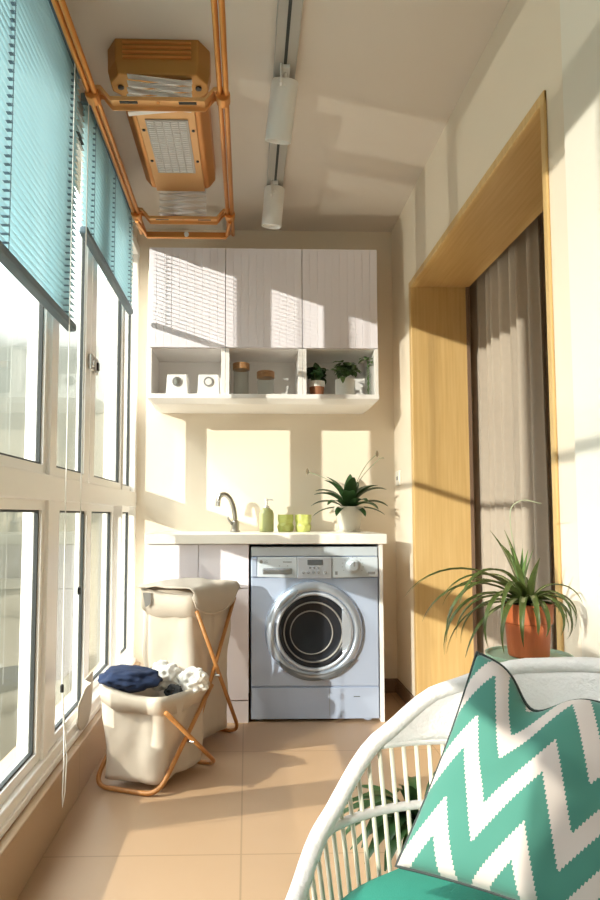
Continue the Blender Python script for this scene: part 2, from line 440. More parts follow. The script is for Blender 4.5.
gr = MB().box(-.395, -.23, 2.37, 2.75, 2.483, 2.489, .001).build('lamp_grille', 'grille', rk)
m = MB()
for i in range(26):
    for j in range(5):
        m.box(-.389+j*.031, -.364+j*.031, 2.38+i*.0141, 2.386+i*.0141, 2.481, 2.4835)
m.build('grille_slats', 'alu', gr)
for x in (-.41, -.215):
    for y in (2.44, 2.66): MB().lathe([(.006, .0), (.006, -.004), (.002, -.005), (0, -.005)], (x, y, 2.488), 10).build('screw', 'black', body)
LX, RX = -.522, -.083
for x in (LX, RX):
    for k in (0, 1):
        m = MB(); m.tube([(x+(k-.5)*.021, 1.15, RZ+.004-.004*k), (x+(k-.5)*.021, 3.14, RZ+.004-.004*k)], .0092, 12)
        m.build('hanging_pole', 'copper', rk, smooth=True)
def crossbar(y):
    m = MB()
    top = [(LX-.015, RZ+.022), (LX+.03, RZ+.020), (LX+.062, RZ-.018), (RX-.062, RZ-.018), (RX-.03, RZ+.020), (RX+.015, RZ+.022)]
    rows = []
    for dy, dz in ((-.027, -.014), (-.026, 0), (.026, 0), (.027, -.014)):
        rows.append([(a, y+dy, b+dz) for a, b in top])
    m.loft(rows, False, False)
    cb = m.build('cross_bar', 'copperl', rk, bev=.0, solid=.003)
    for x0 in (LX+.09, RX-.15):
        MB().box(x0, x0+.06, y-.006, y+.006, RZ-.0215, RZ-.0185).build('slot', 'gasket', cb)
    MB().lathe([(.006, 0), (.006, -.003), (0, -.004)], ((LX+RX)/2, y, RZ-.0195), 10).build('rivet', 'copper', cb)
    for x in (LX, RX):
        MB().tube([(x, y-.022, RZ), (x, y+.022, RZ)], .024, 14).build('pole_clamp', 'copper', cb, bev=.003)
crossbar(2.08); crossbar(2.935)
m = MB(); m.box(LX+.02, RX-.02, 3.10, 3.12, RZ-.035, RZ-.005, .004)
m.build('end_bar', 'copper', rk)
for x in (LX, RX):
    MB().tube([(x, 2.945, RZ-.026), (x+(.02 if x < -.3 else -.02), 3.11, RZ-.02)], .009, 8).build('end_link', 'copper', rk)
MB().lathe([(.012, -.004), (.012, .004), (0, .004)], ((LX+RX)/2, 3.097, RZ-.02), 12, 'Y').build('bolt', 'alu', rk)
for y in (2.135, 2.945):
    for i in range(5 if y < 2.5 else 7):
        z = RZ-.005+i*(.024 if y < 2.5 else .03)
        for s in (1, -1):
            m = MB()
            x0, x1 = -.415, -.195
            yy = y+s*.012
            m.loft([[(x0, yy-.010, z-s*.012-.002), (x0, yy+.010, z-s*.012-.002), (x0, yy+.010, z-s*.012+.002), (x0, yy-.010, z-s*.012+.002)],
                    [(x1, yy-.010, z+s*.012-.002), (x1, yy+.010, z+s*.012-.002), (x1, yy+.010, z+s*.012+.002), (x1, yy-.010, z+s*.012+.002)]])
            m.build('scissor_arm', 'alu', rk)

# ------------------------------------------------------------------ ceiling spotlights
tk = MB(); tk.box(.094, .174, 1.0, 3.17, 2.573, ZC, .003)
t = tk.build('light_track', 'trackw', loc=(.133, 2.1, ZC)); tag(t, 'grey track rail along the ceiling holding two white spotlights', 'track')
MB().box(.128, .139, 1.0, 3.165, 2.5715, 2.575).build('conductor_slot', 'gasket', t)
def spot(top, bot, label):
    top, bot = Vector(top), Vector(bot)
    s = thing('track_spotlight', label, 'spotlight', (top.x, top.y, 2.573), 'spotlights on the ceiling track')
    ax = (bot-top); L = ax.length; q = ax.to_track_quat('Z', 'Y').to_matrix().to_4x4(); mt = Matrix.Translation(top) @ q
    m = MB(); m.lathe([(.02, 0), (.046, 0), (.049, .004), (.049, L), (.044, L), (.043, L-.03), (.0, L-.03)], (0, 0, 0), 32)
    bmesh.ops.transform(m.bm, matrix=mt, verts=m.bm.verts); m.build('lamp_body', 'lampw', s, smooth=False, bev=.0015)
    m = MB(); m.lathe([(.041, L-.028), (.036, L-.012), (.0, L-.008)], (0, 0, 0), 24)
    bmesh.ops.transform(m.bm, matrix=mt, verts=m.bm.verts); m.build('bulb', 'bulb', s, smooth=True)
    m = MB(); m.box(top.x-.014, top.x+.014, top.y-.055, top.y+.03, 2.556, 2.573, .002)
    m.tube([(top.x, top.y-.03, 2.56), top+ax*.25-Vector((0, .052, 0))], .006, 8); m.box(top.x-.022, top.x-.016, top.y-.06, top.y-.04, 2.50, 2.573)
    m.build('mount', 'lampw', s)
    return s
spot((.137, 2.225, 2.55), (.113, 2.30, 2.362), 'white cylinder spotlight on the track nearer the camera, tilted')
spot((.133, 3.02, 2.565), (.118, 3.055, 2.385), 'white cylinder spotlight on the track closer to the cabinets')

# ------------------------------------------------------------------ wall cabinets
WX = (-.511, -.1125, .285, .679); WZ0, WZm, WZ1 = 1.585, 1.832, 2.357; WYF = 3.25
wc_labels = ('white wall cabinet above two square canisters, next to the window', 'white wall cabinet above the two lidded glass jars',
             'white wall cabinet above the three small niche plants, near the wooden doorway')
for i in range(3):
    x0, x1 = WX[i]+.0008, WX[i+1]-.0008
    t = thing('wall_cabinet', wc_labels[i], 'cabinet', ((x0+x1)/2, 3.41, WZ0), 'wall cabinets over the counter')
    m = MB(); T = .016
    m.box(x0, x0+T, WYF+.018, YB-.001, WZ0, WZ1); m.box(x1-T, x1, WYF+.018, YB-.001, WZ0, WZ1)
    m.box(x0+T, x1-T, WYF+.018, YB-.001, WZ1-T, WZ1); m.box(x0+T, x1-T, WYF+.018, YB-.001, WZm-.004, WZm+T)
    m.box(x0+T, x1-T, YB-.012, YB-.002, WZ0, WZ1)
    # face strips of the open niche
    m.box(x0, x0+.02, WYF, WYF+.018, WZ0, WZm-.004); m.box(x1-.02, x1, WYF, WYF+.018, WZ0, WZm-.004)
    m.build('carcass', 'carcass', t, bev=.001)
    m = MB(); m.box(x0+.001, x1-.001, WYF+.004, WYF+.017, WZm, WZ1)
    n = 10; wd = (x1-x0-.002)/n
    for k in range(n): m.box(x0+.001+k*wd+.0004, x0+.001+(k+1)*wd-.0004, WYF, WYF+.005, WZm, WZ1, .0004)
    m.build('cabinet_door', 'cab', t)
m = MB()
m.loft([[(-.508, 3.222, 1.585), (.676, 3.222, 1.585), (.685, YB-.001, 1.585), (-.517, YB-.001, 1.585)],
        [(-.508, 3.222, 1.562), (.676, 3.222, 1.562), (.685, YB-.001, 1.562), (-.517, YB-.001, 1.562)],
        [(-.475, 3.262, 1.538), (.65, 3.262, 1.538), (.65, YB-.001, 1.538), (-.475, YB-.001, 1.538)]])
tag(m.build('shelf_board', 'carcass', bev=.002, loc=(.08, 3.4, 1.54)), 'long white shelf board running under the three wall cabinets', 'shelf')

SB = 1.5855
# niche contents
def canister(cx, mt, label):
    t = thing('square_canister', label, 'canister', (cx, 3.33, SB), 'square canisters in the left niche')
    w = .058
    m = MB(); m.loft([[(cx-w, 3.275, SB), (cx+w, 3.275, SB), (cx+w, 3.39, SB), (cx-w, 3.39, SB)],
                      [(cx-w*.9, 3.28, SB+.112), (cx+w*.9, 3.28, SB+.112), (cx+w*.9, 3.385, SB+.112), (cx-w*.9, 3.385, SB+.112)]])
    m.build('case', 'paper', t, bev=.006)
    MB().lathe([(.025, .004), (.025, -.006), (.019, -.007), (.018, -.003), (.0, -.003)], (cx, 3.277, SB+.072), 24, 'Y').build('dial_ring', 'greyring', t)
    MB().lathe([(.0175, .0), (.0175, -.0045), (.0, -.006)], (cx, 3.277, SB+.072), 20, 'Y').build('dial_face', mt, t)
canister(-.362, 'darkchrome', 'white square canister with a dark round dial, nearer the window')
canister(-.200, 'paper', 'white square canister with a pale round dial, beside the niche divider')
def jar(cx, r, hgt, label):
    t = thing('glass_jar', label, 'jar', (cx, 3.35, SB), 'glass jars in the middle niche')
    m = MB(); m.lathe([(0, .0), (r, .0), (r, hgt), (r-.003, hgt), (r-.003, .004), (0, .004)], (cx, 3.35, SB), 28)
    m.build('jar_body', 'jarglass', t, smooth=False)
    MB().lathe([(0, hgt-.004), (r+.004, hgt-.004), (r+.004, hgt+.028), (r, hgt+.031), (0, hgt+.031)], (cx, 3.35, SB), 28).build('lid', 'woodlid', t)
jar(-.032, .041, .155, 'taller glass storage jar with a dark wooden lid in the middle niche')
jar(.098, .043, .112, 'shorter glass storage jar with a brown wooden lid in the middle niche')

def foliage_ball(m, c, R, n, ln, wd, zs=1., amin=-.3, clip=None):
    for i in range(n):
        az = random.uniform(0, 2*pi); el = random.uniform(amin, 1.3); r = R*random.uniform(.2, .95)
        b = Vector(c)+Vector((cos(az)*cos(el)*r, sin(az)*cos(el)*r*.8, sin(el)*r*zs))
        m.leaf(b, az+random.uniform(-.6, .6), random.uniform(-.4, .7), ln*random.uniform(.7, 1.15), wd*random.uniform(.7, 1.2), random.uniform(.5, 1.5), 5, .2)
cx = .368
t = thing('small_potted_plant', 'dark leafed plant in a brown terracotta pot with white band, in the niche', 'potted plant', (cx, 3.34, SB), 'plants in the right niche')
pt = MB().lathe([(0, 0), (.033, 0), (.04, .062), (.036, .062), (.03, .05), (0, .05)], (cx, 3.34, SB), 24).build('pot', 'terrab', t)
MB().lathe([(.0395, .058), (.043, .058), (.044, .088), (.039, .088), (.038, .07)], (cx, 3.34, SB), 24).build('pot_rim', 'whitepot', t)
MB().lathe([(0, .08), (.039, .08)], (cx, 3.34, SB), 20).build('soil', 'soil', t)
m = MB(); foliage_ball(m, (cx-.006, 3.34, SB+.12), .046, 70, .044, .034, 1.05)
for az, el in ((2.9, .4), (1.8, 1.3)): m.leaf((cx, 3.32, SB+.08), az, el+.4, .12, .05, .9, 6)
m.build('foliage', 'leafd', t, smooth=True)
cx = .520
t = thing('small_potted_plant', 'bushy mid green plant in a plain white pot, in the niche', 'potted plant', (cx, 3.34, SB), 'plants in the right niche')
MB().lathe([(0, 0), (.048, 0), (.052, .008), (.052, .098), (.047, .098), (.046, .085), (0, .085)], (cx, 3.34, SB), 28).build('pot', 'whitepot', t)
MB().lathe([(0, .088), (.046, .088)], (cx, 3.34, SB), 20).build('soil', 'soil', t)
m = MB(); foliage_ball(m, (cx-.004, 3.34, SB+.145), .054, 110, .045, .033, 1.0)
m.leaf((cx-.02, 3.3, SB+.1), -1.7, .3, .08, .03, 2.2, 6)
m.build('foliage', 'leafm', t, smooth=True)
cx = .637
t = thing('bottle_plant', 'slim glass bottle with trailing green cutting at the end of the niche', 'potted plant', (cx, 3.32, SB), 'plants in the right niche')
MB().lathe([(0, 0), (.017, 0), (.018, .01), (.018, .125), (.012, .145), (.012, .165), (.010, .165), (.010, .145), (.0155, .125), (.0155, .004), (0, .004)], (cx, 3.32, SB), 20).build('bottle', 'jarglass', t)
st = MB(); st.tube([(cx, 3.32, SB+.006), (cx+.003, 3.32, SB+.1), (cx-.002, 3.318, SB+.2)], .0025, 6)
m = MB()
for z, az in ((.195, 2.6), (.20, .2), (.18, -1.4), (.205, 3.6), (.16, -.9), (.2, -2.)):
    m.leaf((cx, 3.318, SB+z), az, .5, .06, .028, 1.6, 6)
for z in (.03, .06, .09): m.leaf((cx, 3.318, SB+z), -1.5, 1.3, .03, .012, .3, 4)
st.build('stem', 'stalk', t); m.build('foliage', 'leafm', t, smooth=True)

# ------------------------------------------------------------------ base units, counter
MB0 = MB(); MB0.box(-.483, .668, 3.047, YB-.001, .832, .880, .004)
tag(MB0.build('countertop', 'counter', loc=(.09, 3.3, .832)), 'white stone countertop above the washing machine and base cabinet', 'countertop')
bc = thing('base_cabinet', 'white base cabinet with drawers left of the washing machine', 'cabinet', (-.22, 3.3, 0))
m = MB(); m.box(-.470, .010, 3.086, YB-.001, .0, .831)
m.build('carcass', 'carcass', bc, bev=.001)
for x0, x1 in ((-.469, -.2315), (-.2285, .009)):
    MB().box(x0, x1, 3.067, 3.085, .625, .829, .0015).build('drawer', 'cab', bc)
    MB().box(x0, x1, 3.067, 3.085, .105, .621, .0015).build('cabinet_door', 'cab', bc)
MB().box(-.469, .009, 3.069, 3.085, .0, .101, .001).build('plinth', 'cab', bc)
MB().box(-.06, -.03, 3.064, 3.068, .626, .6295).build('finger_pull', 'greyring', bc)
tag(MB().box(.632, .650, 3.067, YB-.001, 0, .8315, .001).build('end_panel', 'carcass', loc=(.641, 3.3, 0)), 'narrow white upright panel carrying the counter at the right of the washer', 'panel')

# ------------------------------------------------------------------ washing machine
wm = thing('washing_machine', 'silver blue front loading washing machine under the white counter', 'washing machine', (.32, 3.3, 0))
WX0, WX1, WY = .020, .626, 3.082
m = MB(); m.box(WX0, WX1, WY, 3.54, .012, .818, .006)
m.box(WX0, WX1, WY-.012, WY+.01, .165, .672, .005)
for x in (.06, .58):
    for y in (3.12, 3.5): m.lathe([(.02, 0), (.02, .014)], (x, y, 0), 12)
m.build('cabinet_shell', 'washer', wm)
m = MB(); m.box(WX0, WX1, WY-.010, WY+.01, .014, .160, .004); m.build('kick_panel', 'washer', wm)
m = MB(); m.box(.505, .535, WY-.0115, WY-.009, .115, .1175); m.build('kick_latch', 'black', wm)
m = MB(); m.box(.39, .392, WY-.0108, WY-.009, .03, .155); m.build('kick_seam', 'ink', wm)
MB().box(WX0, WX1, WY-.012, WY+.01, .774, .818, .004).build('top_strip', 'washerl', wm)
# control panel: bowed lower edge
def panel(x0, x1, mt, name, dz0=0, dz1=0, yy=.018):
    m = MB(); m.loft([[(x0, WY-yy, .676-dz0), (x1, WY-yy, .676-dz1), (x1, WY+.01, .676-dz1), (x0, WY+.01, .676-dz0)],
                      [(x0, WY-yy, .770), (x1, WY-yy, .770), (x1, WY+.01, .770), (x0, WY+.01, .770)]])
    return m.build(name, mt, wm, bev=.004)
pl = panel(WX0+.03, .2395, 'washerl', 'detergent_drawer', 0, .006)
panel(WX0, WX0+.029, 'washer', 'panel_end')
pc = panel(.2405, .4045, 'washerg', 'display_panel', .008, .008, .021)
pr = panel(.4055, WX1, 'washerl', 'dial_panel', .006, 0)
MB().box(.075, .215, WY-.0195, WY-.0175, .690, .718, .004).build('pull_recess', 'drumg', pl)
MB().box(.080, .210, WY-.0215, WY-.019, .709, .718, .002).build('pull_lip', 'ring', pl)
MB().lathe([(.008, .001), (.008, -.0015), (0, -.0015)], (.068, WY-.018, .748), 16, 'Y').build('round_emblem', 'greyring', pl)
def text(s, x, z, size, y, mt, parent, name='lettering'):
    cu = bpy.data.curves.new(name, 'FONT'); cu.body = s; cu.size = size; cu.extrude = .0004; cu.align_x = 'LEFT'
    tmp = bpy.data.objects.new('tmp', cu); COL.objects.link(tmp); bpy.context.view_layer.update()
    me = bpy.data.meshes.new_from_object(tmp.evaluated_get(bpy.context.evaluated_depsgraph_get())); bpy.data.objects.remove(tmp)
    me.materials.clear(); me.materials.append(M[mt])
    o = bpy.data.objects.new(name, me); COL.objects.link(o); o.location = (x, y, z); o.rotation_euler = (pi/2, 0, 0)
    o.parent = parent; o.matrix_parent_inverse = PW[parent.name].inverted(); return o
text('LG', .080, .7425, .016, WY-.0185, 'ink', pl)
m = MB()
for k in range(7): m.box(.172+k*.006, .1765+k*.006, WY-.0188, WY-.0175, .744, .750)
m.box(.152, .158, WY-.0188, WY-.0175, .727, .730); m.box(.19, .197, WY-.0188, WY-.0175, .727, .730)
m.build('printed_mark', 'ink', pl)
MB().box(.288, .362, WY-.0225, WY-.020, .733, .758, .002).build('display', 'lcd', pc)
for x in (.268, .292, .316, .340, .372): MB().lathe([(.007, .002), (.007, -.004), (.0, -.005)], (x, WY-.021, .698), 14, 'Y').build('push_button', 'ring', pc)
for x in (.30, .32, .34): MB().lathe([(.005, .002), (.005, -.003), (.0, -.004)], (x, WY-.021, .720), 12, 'Y').build('push_button', 'ring', pc)
dl = MB().lathe([(.034, .002), (.034, -.006), (.025, -.012), (.0235, -.034), (.018, -.038), (0, -.038)], (.505, WY-.018, .728), 32, 'Y').build('program_dial', 'washerl', pr, bev=.001)
MB().box(.503, .507, WY-.0575, WY-.05, .728, .751).build('dial_pointer', 'ink', dl)
m = MB()
for k in range(11):
    a = radians(-30+k*24); m.box(.505+.05*cos(a)-.002, .505+.05*cos(a)+.002, WY-.0187, WY-.0175, .728+.042*sin(a)-.0015, .728+.042*sin(a)+.0015)
m.build('printed_mark', 'ink', pr)
# porthole
PX, PZ = .318, .424; y0 = WY-.012
dr = MB().lathe([(.232, .004), (.232, -.010), (.222, -.026), (.208, -.034), (.196, -.034), (.187, -.026), (.185, -.010)], (PX, y0, PZ), 64, 'Y', cap=False).build('porthole_door', 'ring', wm, smooth=True)
MB().lathe([(.185, -.024), (.180, -.033), (.172, -.034), (.167, -.024), (.169, .0)], (PX, y0, PZ), 64, 'Y', cap=False).build('inner_ring', 'washerg', dr, smooth=True)
g = MB().lathe([(.169, -.022), (.163, -.029), (.152, -.028), (.138, -.016), (.115, -.009), (.07, -.004), (.0, -.002)], (PX, y0, PZ), 64, 'Y', cap=False).build('door_glass', 'tint', dr, smooth=True)
m = MB(); m.lathe([(.143, -.019), (.141, -.025), (.136, -.025), (.134, -.012)], (PX-.004, y0, PZ-.004), 64, 'Y', cap=False); m.lathe([(.104, -.0075), (.102, -.0115), (.099, -.0115), (.097, -.006)], (PX-.012, y0, PZ-.008), 64, 'Y', cap=False); m.build('gasket_ring', 'greyring', dr, smooth=True)
# dark arc segments let into the ring at upper left and bottom
MB().box(.42, .432, WY-.019, WY-.0175, .686, .702).build('corner_mark', 'ink', pr); MB().box(.577, .612, WY-.019, WY-.0175, .688, .700, .001).build('badge', 'ring', pr)
def arc(a0, a1, r0, r1, yf, name, mt):
    m = MB(); n = 20; rings = []
    for i in range(n+1):
        a = a0+(a1-a0)*i/n; k = sin(pi*i/n)**.5 if i not in (0, n) else .05
        ri, ro = r1-(r1-r0)*k, r1
        rings.append([(PX+r*cos(a), y, PZ+r*sin(a)) for r, y in ((ri, yf), (ro, yf+.008), (ro, yf+.02), (ri, yf+.02))])
    m.loft(rings); return m.build(name, mt, dr, smooth=False)
arc(radians(215), radians(325), .196, .226, y0-.036, 'trim_arc', 'lcd')
arc(radians(112), radians(152), .178, .212, y0-.037, 'trim_arc', 'lcd')
m = MB(); n = 16
rings = []
for i in range(n+1):
    a = radians(-38+76*i/n); rings.append([(PX+r*cos(a)*(1 if r > .14 else .0)+(0 if r > .14 else .130), y, PZ+(r if r > .14 else .168)*sin(a)) for r, y in ((.1, y0-.03), (.173, y0-.0365), (.173, y0-.02), (.1, y0-.02))])
m.loft(rings); m.build('handle_plate', 'ring', dr)

# ------------------------------------------------------------------ things on the counter
CZ = .8805
fx, fy = -.062, 3.42
fa = thing('faucet', 'brushed metal faucet with a curved spout on the counter', 'faucet', (fx, fy, CZ))
MB().lathe([(.027, 0), (.027, .006), (.021, .012), (.021, .052), (.017, .06), (0, .062)], (fx, fy, CZ), 24).build('base', 'darkchrome', fa, smooth=False, bev=.001)
pts = []
for i in range(15):
    t_ = i/14; pts.append((0, 0, 0))
arcp = [(fx, fy, CZ+.05), (fx-.002, fy, CZ+.09), (fx-.010, fy-.002, CZ+.135), (fx-.024, fy-.006, CZ+.172), (fx-.046, fy-.012, CZ+.197), (fx-.070, fy-.018, CZ+.200), (fx-.086, fy-.022, CZ+.184), (fx-.090, fy-.024, CZ+.158)]
MB().tube(rounded(arcp, .03, 4), [.0145]*1+[.0115]*60 if False else .0125, 14).build('spout', 'darkchrome', fa, smooth=True)
MB().tube([(fx-.093, fy-.025, CZ+.135), (fx-.0905, fy-.024, CZ+.162)], .0145, 14).build('aerator', 'chrome', fa)
m = MB(); m.tube([(fx-.016, fy-.01, CZ+.04), (fx-.034, fy-.02, CZ+.062), (fx-.040, fy-.024, CZ+.080)], [.007, .006, .005], 10); m.build('lever', 'darkchrome', fa, smooth=True)
sx, sy = .105, 3.43
so = thing('soap_dispenser', 'olive green bottle soap dispenser with a grey pump, on the counter', 'soap dispenser', (sx, sy, CZ))
MB().lathe([(0, 0), (.036, 0), (.039, .006), (.0385, .095), (.033, .115), (.018, .126), (.014, .128), (0, .128)], (sx, sy, CZ), 28).build('bottle', 'green', so, smooth=True)
MB().lathe([(.015, .127), (.015, .138), (.006, .14), (.006, .165), (.010, .167), (.010, .176), (0, .177)], (sx, sy, CZ), 18).build('pump', 'alu', so)
MB().tube([(sx, sy, CZ+.171), (sx+.03, sy-.004, CZ+.170), (sx+.034, sy-.004, CZ+.163)], .0045, 8).build('nozzle', 'alu', so)
def cup(cx, cy, label, rot):
    t = thing('green_cup', label, 'cup', (cx, cy, CZ), 'lime cups on the counter')
    wob = lambda a, h: 1+.05*cos(6*(a+rot)+(pi if h > .045 else 0))
    MB().lathe([(0, 0), (.036, 0), (.040, .01), (.043, .03), (.038, .046), (.043, .066), (.042, .092), (.038, .092), (.036, .07), (.036, .012), (0, .01)], (cx, cy, CZ), 36, 'Z', wob).build('cup_body', 'lime', t)
cup(.207, 3.435, 'faceted lime green cup beside the soap dispenser', 0)
cup(.301, 3.43, 'faceted lime green cup farther from the soap dispenser, towards the lily', .5)
px_, py_ = .545, 3.42
pl_ = thing('peace_lily', 'dark green peace lily in a pale stone pot on the counter', 'potted plant', (px_, py_, CZ))
MB().lathe([(0, 0), (.06, 0), (.068, .012), (.062, .012), (0, .006)], (px_, py_, CZ), 28).build('saucer', 'stonepot', pl_)
MB().lathe([(0, .007), (.055, .007), (.075, .112), (.083, .112), (.084, .135), (.075, .135), (.072, .11), (0, .11)], (px_, py_, CZ), 32).build('pot', 'stonepot', pl_)
MB().lathe([(0, .118), (.073, .118)], (px_, py_, CZ), 20).build('soil', 'soil', pl_)
m = MB(); zt = CZ+.12
for az, el, ln, wd, dr_ in ((3.0, .55, .19, .06, 1.3), (2.8, 1.05, .25, .07, 1.5), (3.35, .85, .2, .065, 1.4), (.1, .55, .20, .06, 1.3), (-.25, 1.0, .22, .07, 1.6), (.3, 1.15, .26, .065, 1.5),
                            (1.4, 1.4, .25, .055, .5), (4.5, 1.0, .17, .065, 1.4), (5.1, .7, .15, .06, 1.5), (3.8, .6, .16, .055, 1.5), (5.6, .6, .17, .055, 1.5), (2.4, 1.2, .27, .055, 1.0), (.9, 1.25, .22, .055, .9),
                            (3.15, .2, .18, .045, 1.0), (-.05, .2, .17, .045, .9), (4.75, 1.3, .18, .065, .9), (3.4, 1.25, .2, .06, 1.2), (6.0, 1.25, .19, .06, 1.3), (4.1, .3, .12, .045, 1.5), (5.4, .2, .11, .045, 1.4)):
    if sin(az) > .2: ln *= .8
    j = random.uniform(-.12, .12)
    m.leaf((px_+cos(az)*.02, py_+sin(az)*.02-.01, zt), az+j, el+j+.14, ln*1.04, wd*1.1, dr_, 9, .3)
m.build('foliage', 'leafd', pl_, smooth=True)
m = MB()
s1 = [(px_-.01, py_, zt), (px_-.06, py_-.02, zt+.13), (px_-.15, py_-.03, zt+.175), (px_-.225, py_-.04, zt+.20)]
s2 = [(px_, py_, zt), (px_+.04, py_-.02, zt+.15), (px_+.10, py_-.02, zt+.25), (px_+.15, py_-.03, zt+.295)]
s3 = [(px_, py_, zt), (px_+.05, py_-.02, zt+.15), (px_+.11, py_-.02, zt+.22), (px_+.155, py_-.03, zt+.262)]
for q in (s1, s2, s3): m.tube(rounded(q, .06, 5), .0022, 6)
m.build('flower_stalk', 'spathe', pl_, smooth=True)
for q in (s1, s2): MB().lathe([(0, -.018), (.007, -.008), (.008, .004), (.003, .016), (0, .02)], q[-1], 10).build('flower_bud', 'seed', pl_, smooth=True)
MB().leaf(s1[2], 3.05, .25, .09, .02, -.1, 6, .4).build('spathe', 'spathe', pl_); MB().leaf(s3[-1], .3, .6, .04, .02, .8, 6, .4).build('spathe', 'spathe', pl_)

# socket on right wall and switch plate
so_ = thing('wall_socket', 'small pale socket on the right wall above the counter end', 'socket', (XR, 3.47, 1.17), 'sockets on the right wall')
MB().box(XR-.010, XR, 3.43, 3.51, 1.13, 1.21, .003).build('plate', 'socket', so_)
MB().box(XR-.012, XR-.009, 3.455, 3.485, 1.16, 1.18, .001).build('insert', 'greyring', so_)
copy_tree(so_, (0, -.11, -.86), 'small pale socket low on the right wall beside the washing machine')

# ------------------------------------------------------------------ laundry baskets
def lerp(a, b, t): return a+(b-a)*t
def basket_body(F, L, R, B, z0, zt_, sag, name, parent, mt='canvas', open_=True, seed=0, hfun=None):
    """four-sided cloth bag from floor corners; zt_ per corner heights"""
    cs = [Vector((*q, 0)) for q in (F, L, B, R)]; n = 14; cen = sum(cs, Vector())/4
    ring = []
    for i in range(4):
        a, b = cs[i], cs[(i+1) % 4]; ha, hb = zt_[i], zt_[(i+1) % 4]
        for k in range(n):
            t_ = k/n; p = a.lerp(b, t_); h = lerp(ha, hb, t_)-sag*4*t_*(1-t_)
            # rounded corners
            e = min(t_, 1-t_); p = p.lerp(cen, .05*max(0, 1-e/.12)**2 if e < .12 else 0)
            ring.append((p, h))
    nz = 16; rings = []
    for j in range(nz+1):
        s = j/nz; row = []
        for p, h in ring:
            z = z0+(h-z0)*s
            d = (p-cen).normalized()
            w = noise.noise(Vector((p.x*9+seed, p.y*9, z*4)))*.020 + noise.noise(Vector((p.x*22+seed, p.y*22, z*11)))*.010
            f = .93+.09*s-.03*sin(pi*s)
            row.append(cen+(p-cen)*f+d*w+Vector((0, 0, z)))
        rings.append(row)
    m = MB()
    if open_:
        inner = [[q+(cen+Vector((0, 0, q.z))-q).normalized()*.006 for q in r] for r in rings[::-1]]
        m.loft(rings+inner[:-6], True, True)
    else: m.loft(rings, True, True)
    return m.build(name, mt, parent, smooth=True), rings
def hoops(F, L, R, B, tops, parent, off=.014, r=.0085):
    F, L, R, B = (Vector((*q, 0)) for q in (F, L, R, B))
    o1 = ((F+R)/2-(L+B)/2).normalized()*off     # outward of end F-R
    o2 = ((F+L)/2-(R+B)/2).normalized()*off
    z = Vector((0, 0, 1))
    zf, zl, zb, zr = tops
    hb = [R+o1-o2*.2+z*zr, F+o1+o2+z*r, L-o1+o2+z*r, (L-o1+o2)*.75+(B+o1)*.25+z*(zb*.4), B+o1*2-o2*.2+z*zb*.8]
    o1b = o1*2.4
    ha = [F+o1b+o2*.2+z*zf, R+o1b-o2+z*r, B-o1b-o2+z*r, L+o1*2-o2+z*zl*.7]
    for h in (hb, ha):
        MB().tube(rounded(h, .06, 8), r, 10).build('wooden_hoop', 'rod', parent, smooth=True)
    e = [(F*.5+R*.5)+o1*1.0+z*(zf*.5)-o1*.2, (F*.5+R*.5)+o1*2.9+z*(zf*.5)]
    MB().tube(e, .005, 8).build('pivot_bolt', 'darkchrome', parent)

# basket in front
F1, L1, R1, B1 = (-.310, 2.295), (-.525, 2.375), (-.150, 2.555), (-.365, 2.635)
lb = thing('laundry_basket', 'shorter beige canvas laundry basket, open and full of clothes, on wooden hoops', 'laundry basket', (-.34, 2.46, 0), 'laundry baskets')
T1 = (.325, .36, .36, .325)
basket_body(F1, L1, R1, B1, .03, T1, .012, 'fabric_bag', lb, seed=3)
# turned-down cuff
def cuff(F, L, R, B, tops, drop, parent, mt, seed, out=1.045):
    cs = [Vector((*q, 0)) for q in (F, L, B, R)]; cen = sum(cs, Vector())/4; n = 14
    r0, r1, r2, r3 = [], [], [], []
    for i in range(4):
        a, b = cs[i], cs[(i+1) % 4]; ha, hb = tops[i], tops[(i+1) % 4]
        for k in range(n):
            t_ = k/n; p = a.lerp(b, t_); e = min(t_, 1-t_); p = p.lerp(cen, .05*max(0, 1-e/.12)**2 if e < .12 else 0)
            h = lerp(ha, hb, t_)-.012*4*t_*(1-t_)
            w = 1+.02*noise.noise(Vector((p.x*14+seed, p.y*14, 1)))
            dz = drop*(1+.35*noise.noise(Vector((p.x*10+seed, p.y*10, 5))))
            r0.append(cen+(p-cen)*(.985)+Vector((0, 0, h-.02))); r1.append(cen+(p-cen)*1.03*w+Vector((0, 0, h+.008)))
            r2.append(cen+(p-cen)*(out+.03)*w+Vector((0, 0, h-.01))); r3.append(cen+(p-cen)*out*w+Vector((0, 0, h-dz)))
    m = MB(); m.loft([r0, r1, r2, r3], True, False); return m.build('folded_cuff', mt, parent, smooth=True, solid=.004, recalc=False)
cuff(F1, L1, R1, B1, T1, .055, lb, 'canvas', 2)
hoops(F1, L1, R1, B1, (.285, .30, .30, .31), lb)
# its loose lid hanging over the window end
m = MB(); rows = []
for j in range(11):
    s = j/10; row = []
    for i in range(9):
        u = i/8; p = Vector((*L1, 0)).lerp(Vector((*B1, 0)), u*.78-.06)
        wv = .012*sin(u*7+s*3)
        x = p.x-.028-.050*sin(min(1, s*1.5)*pi/2)-u*0+wv; x = min(x, -.535-.0*s)
        row.append((max(x-u*.19*(1-.2*s), -.600), p.y-.02*s, .362-.175*s*(1-.28*abs(2*u-1)**3)+.012*sin(pi*min(1, s*3))))
    rows.append(row)
m.loft(rows, False, False); m.build('lid_flap', 'canvasg', lb, smooth=True, solid=.005, recalc=False)

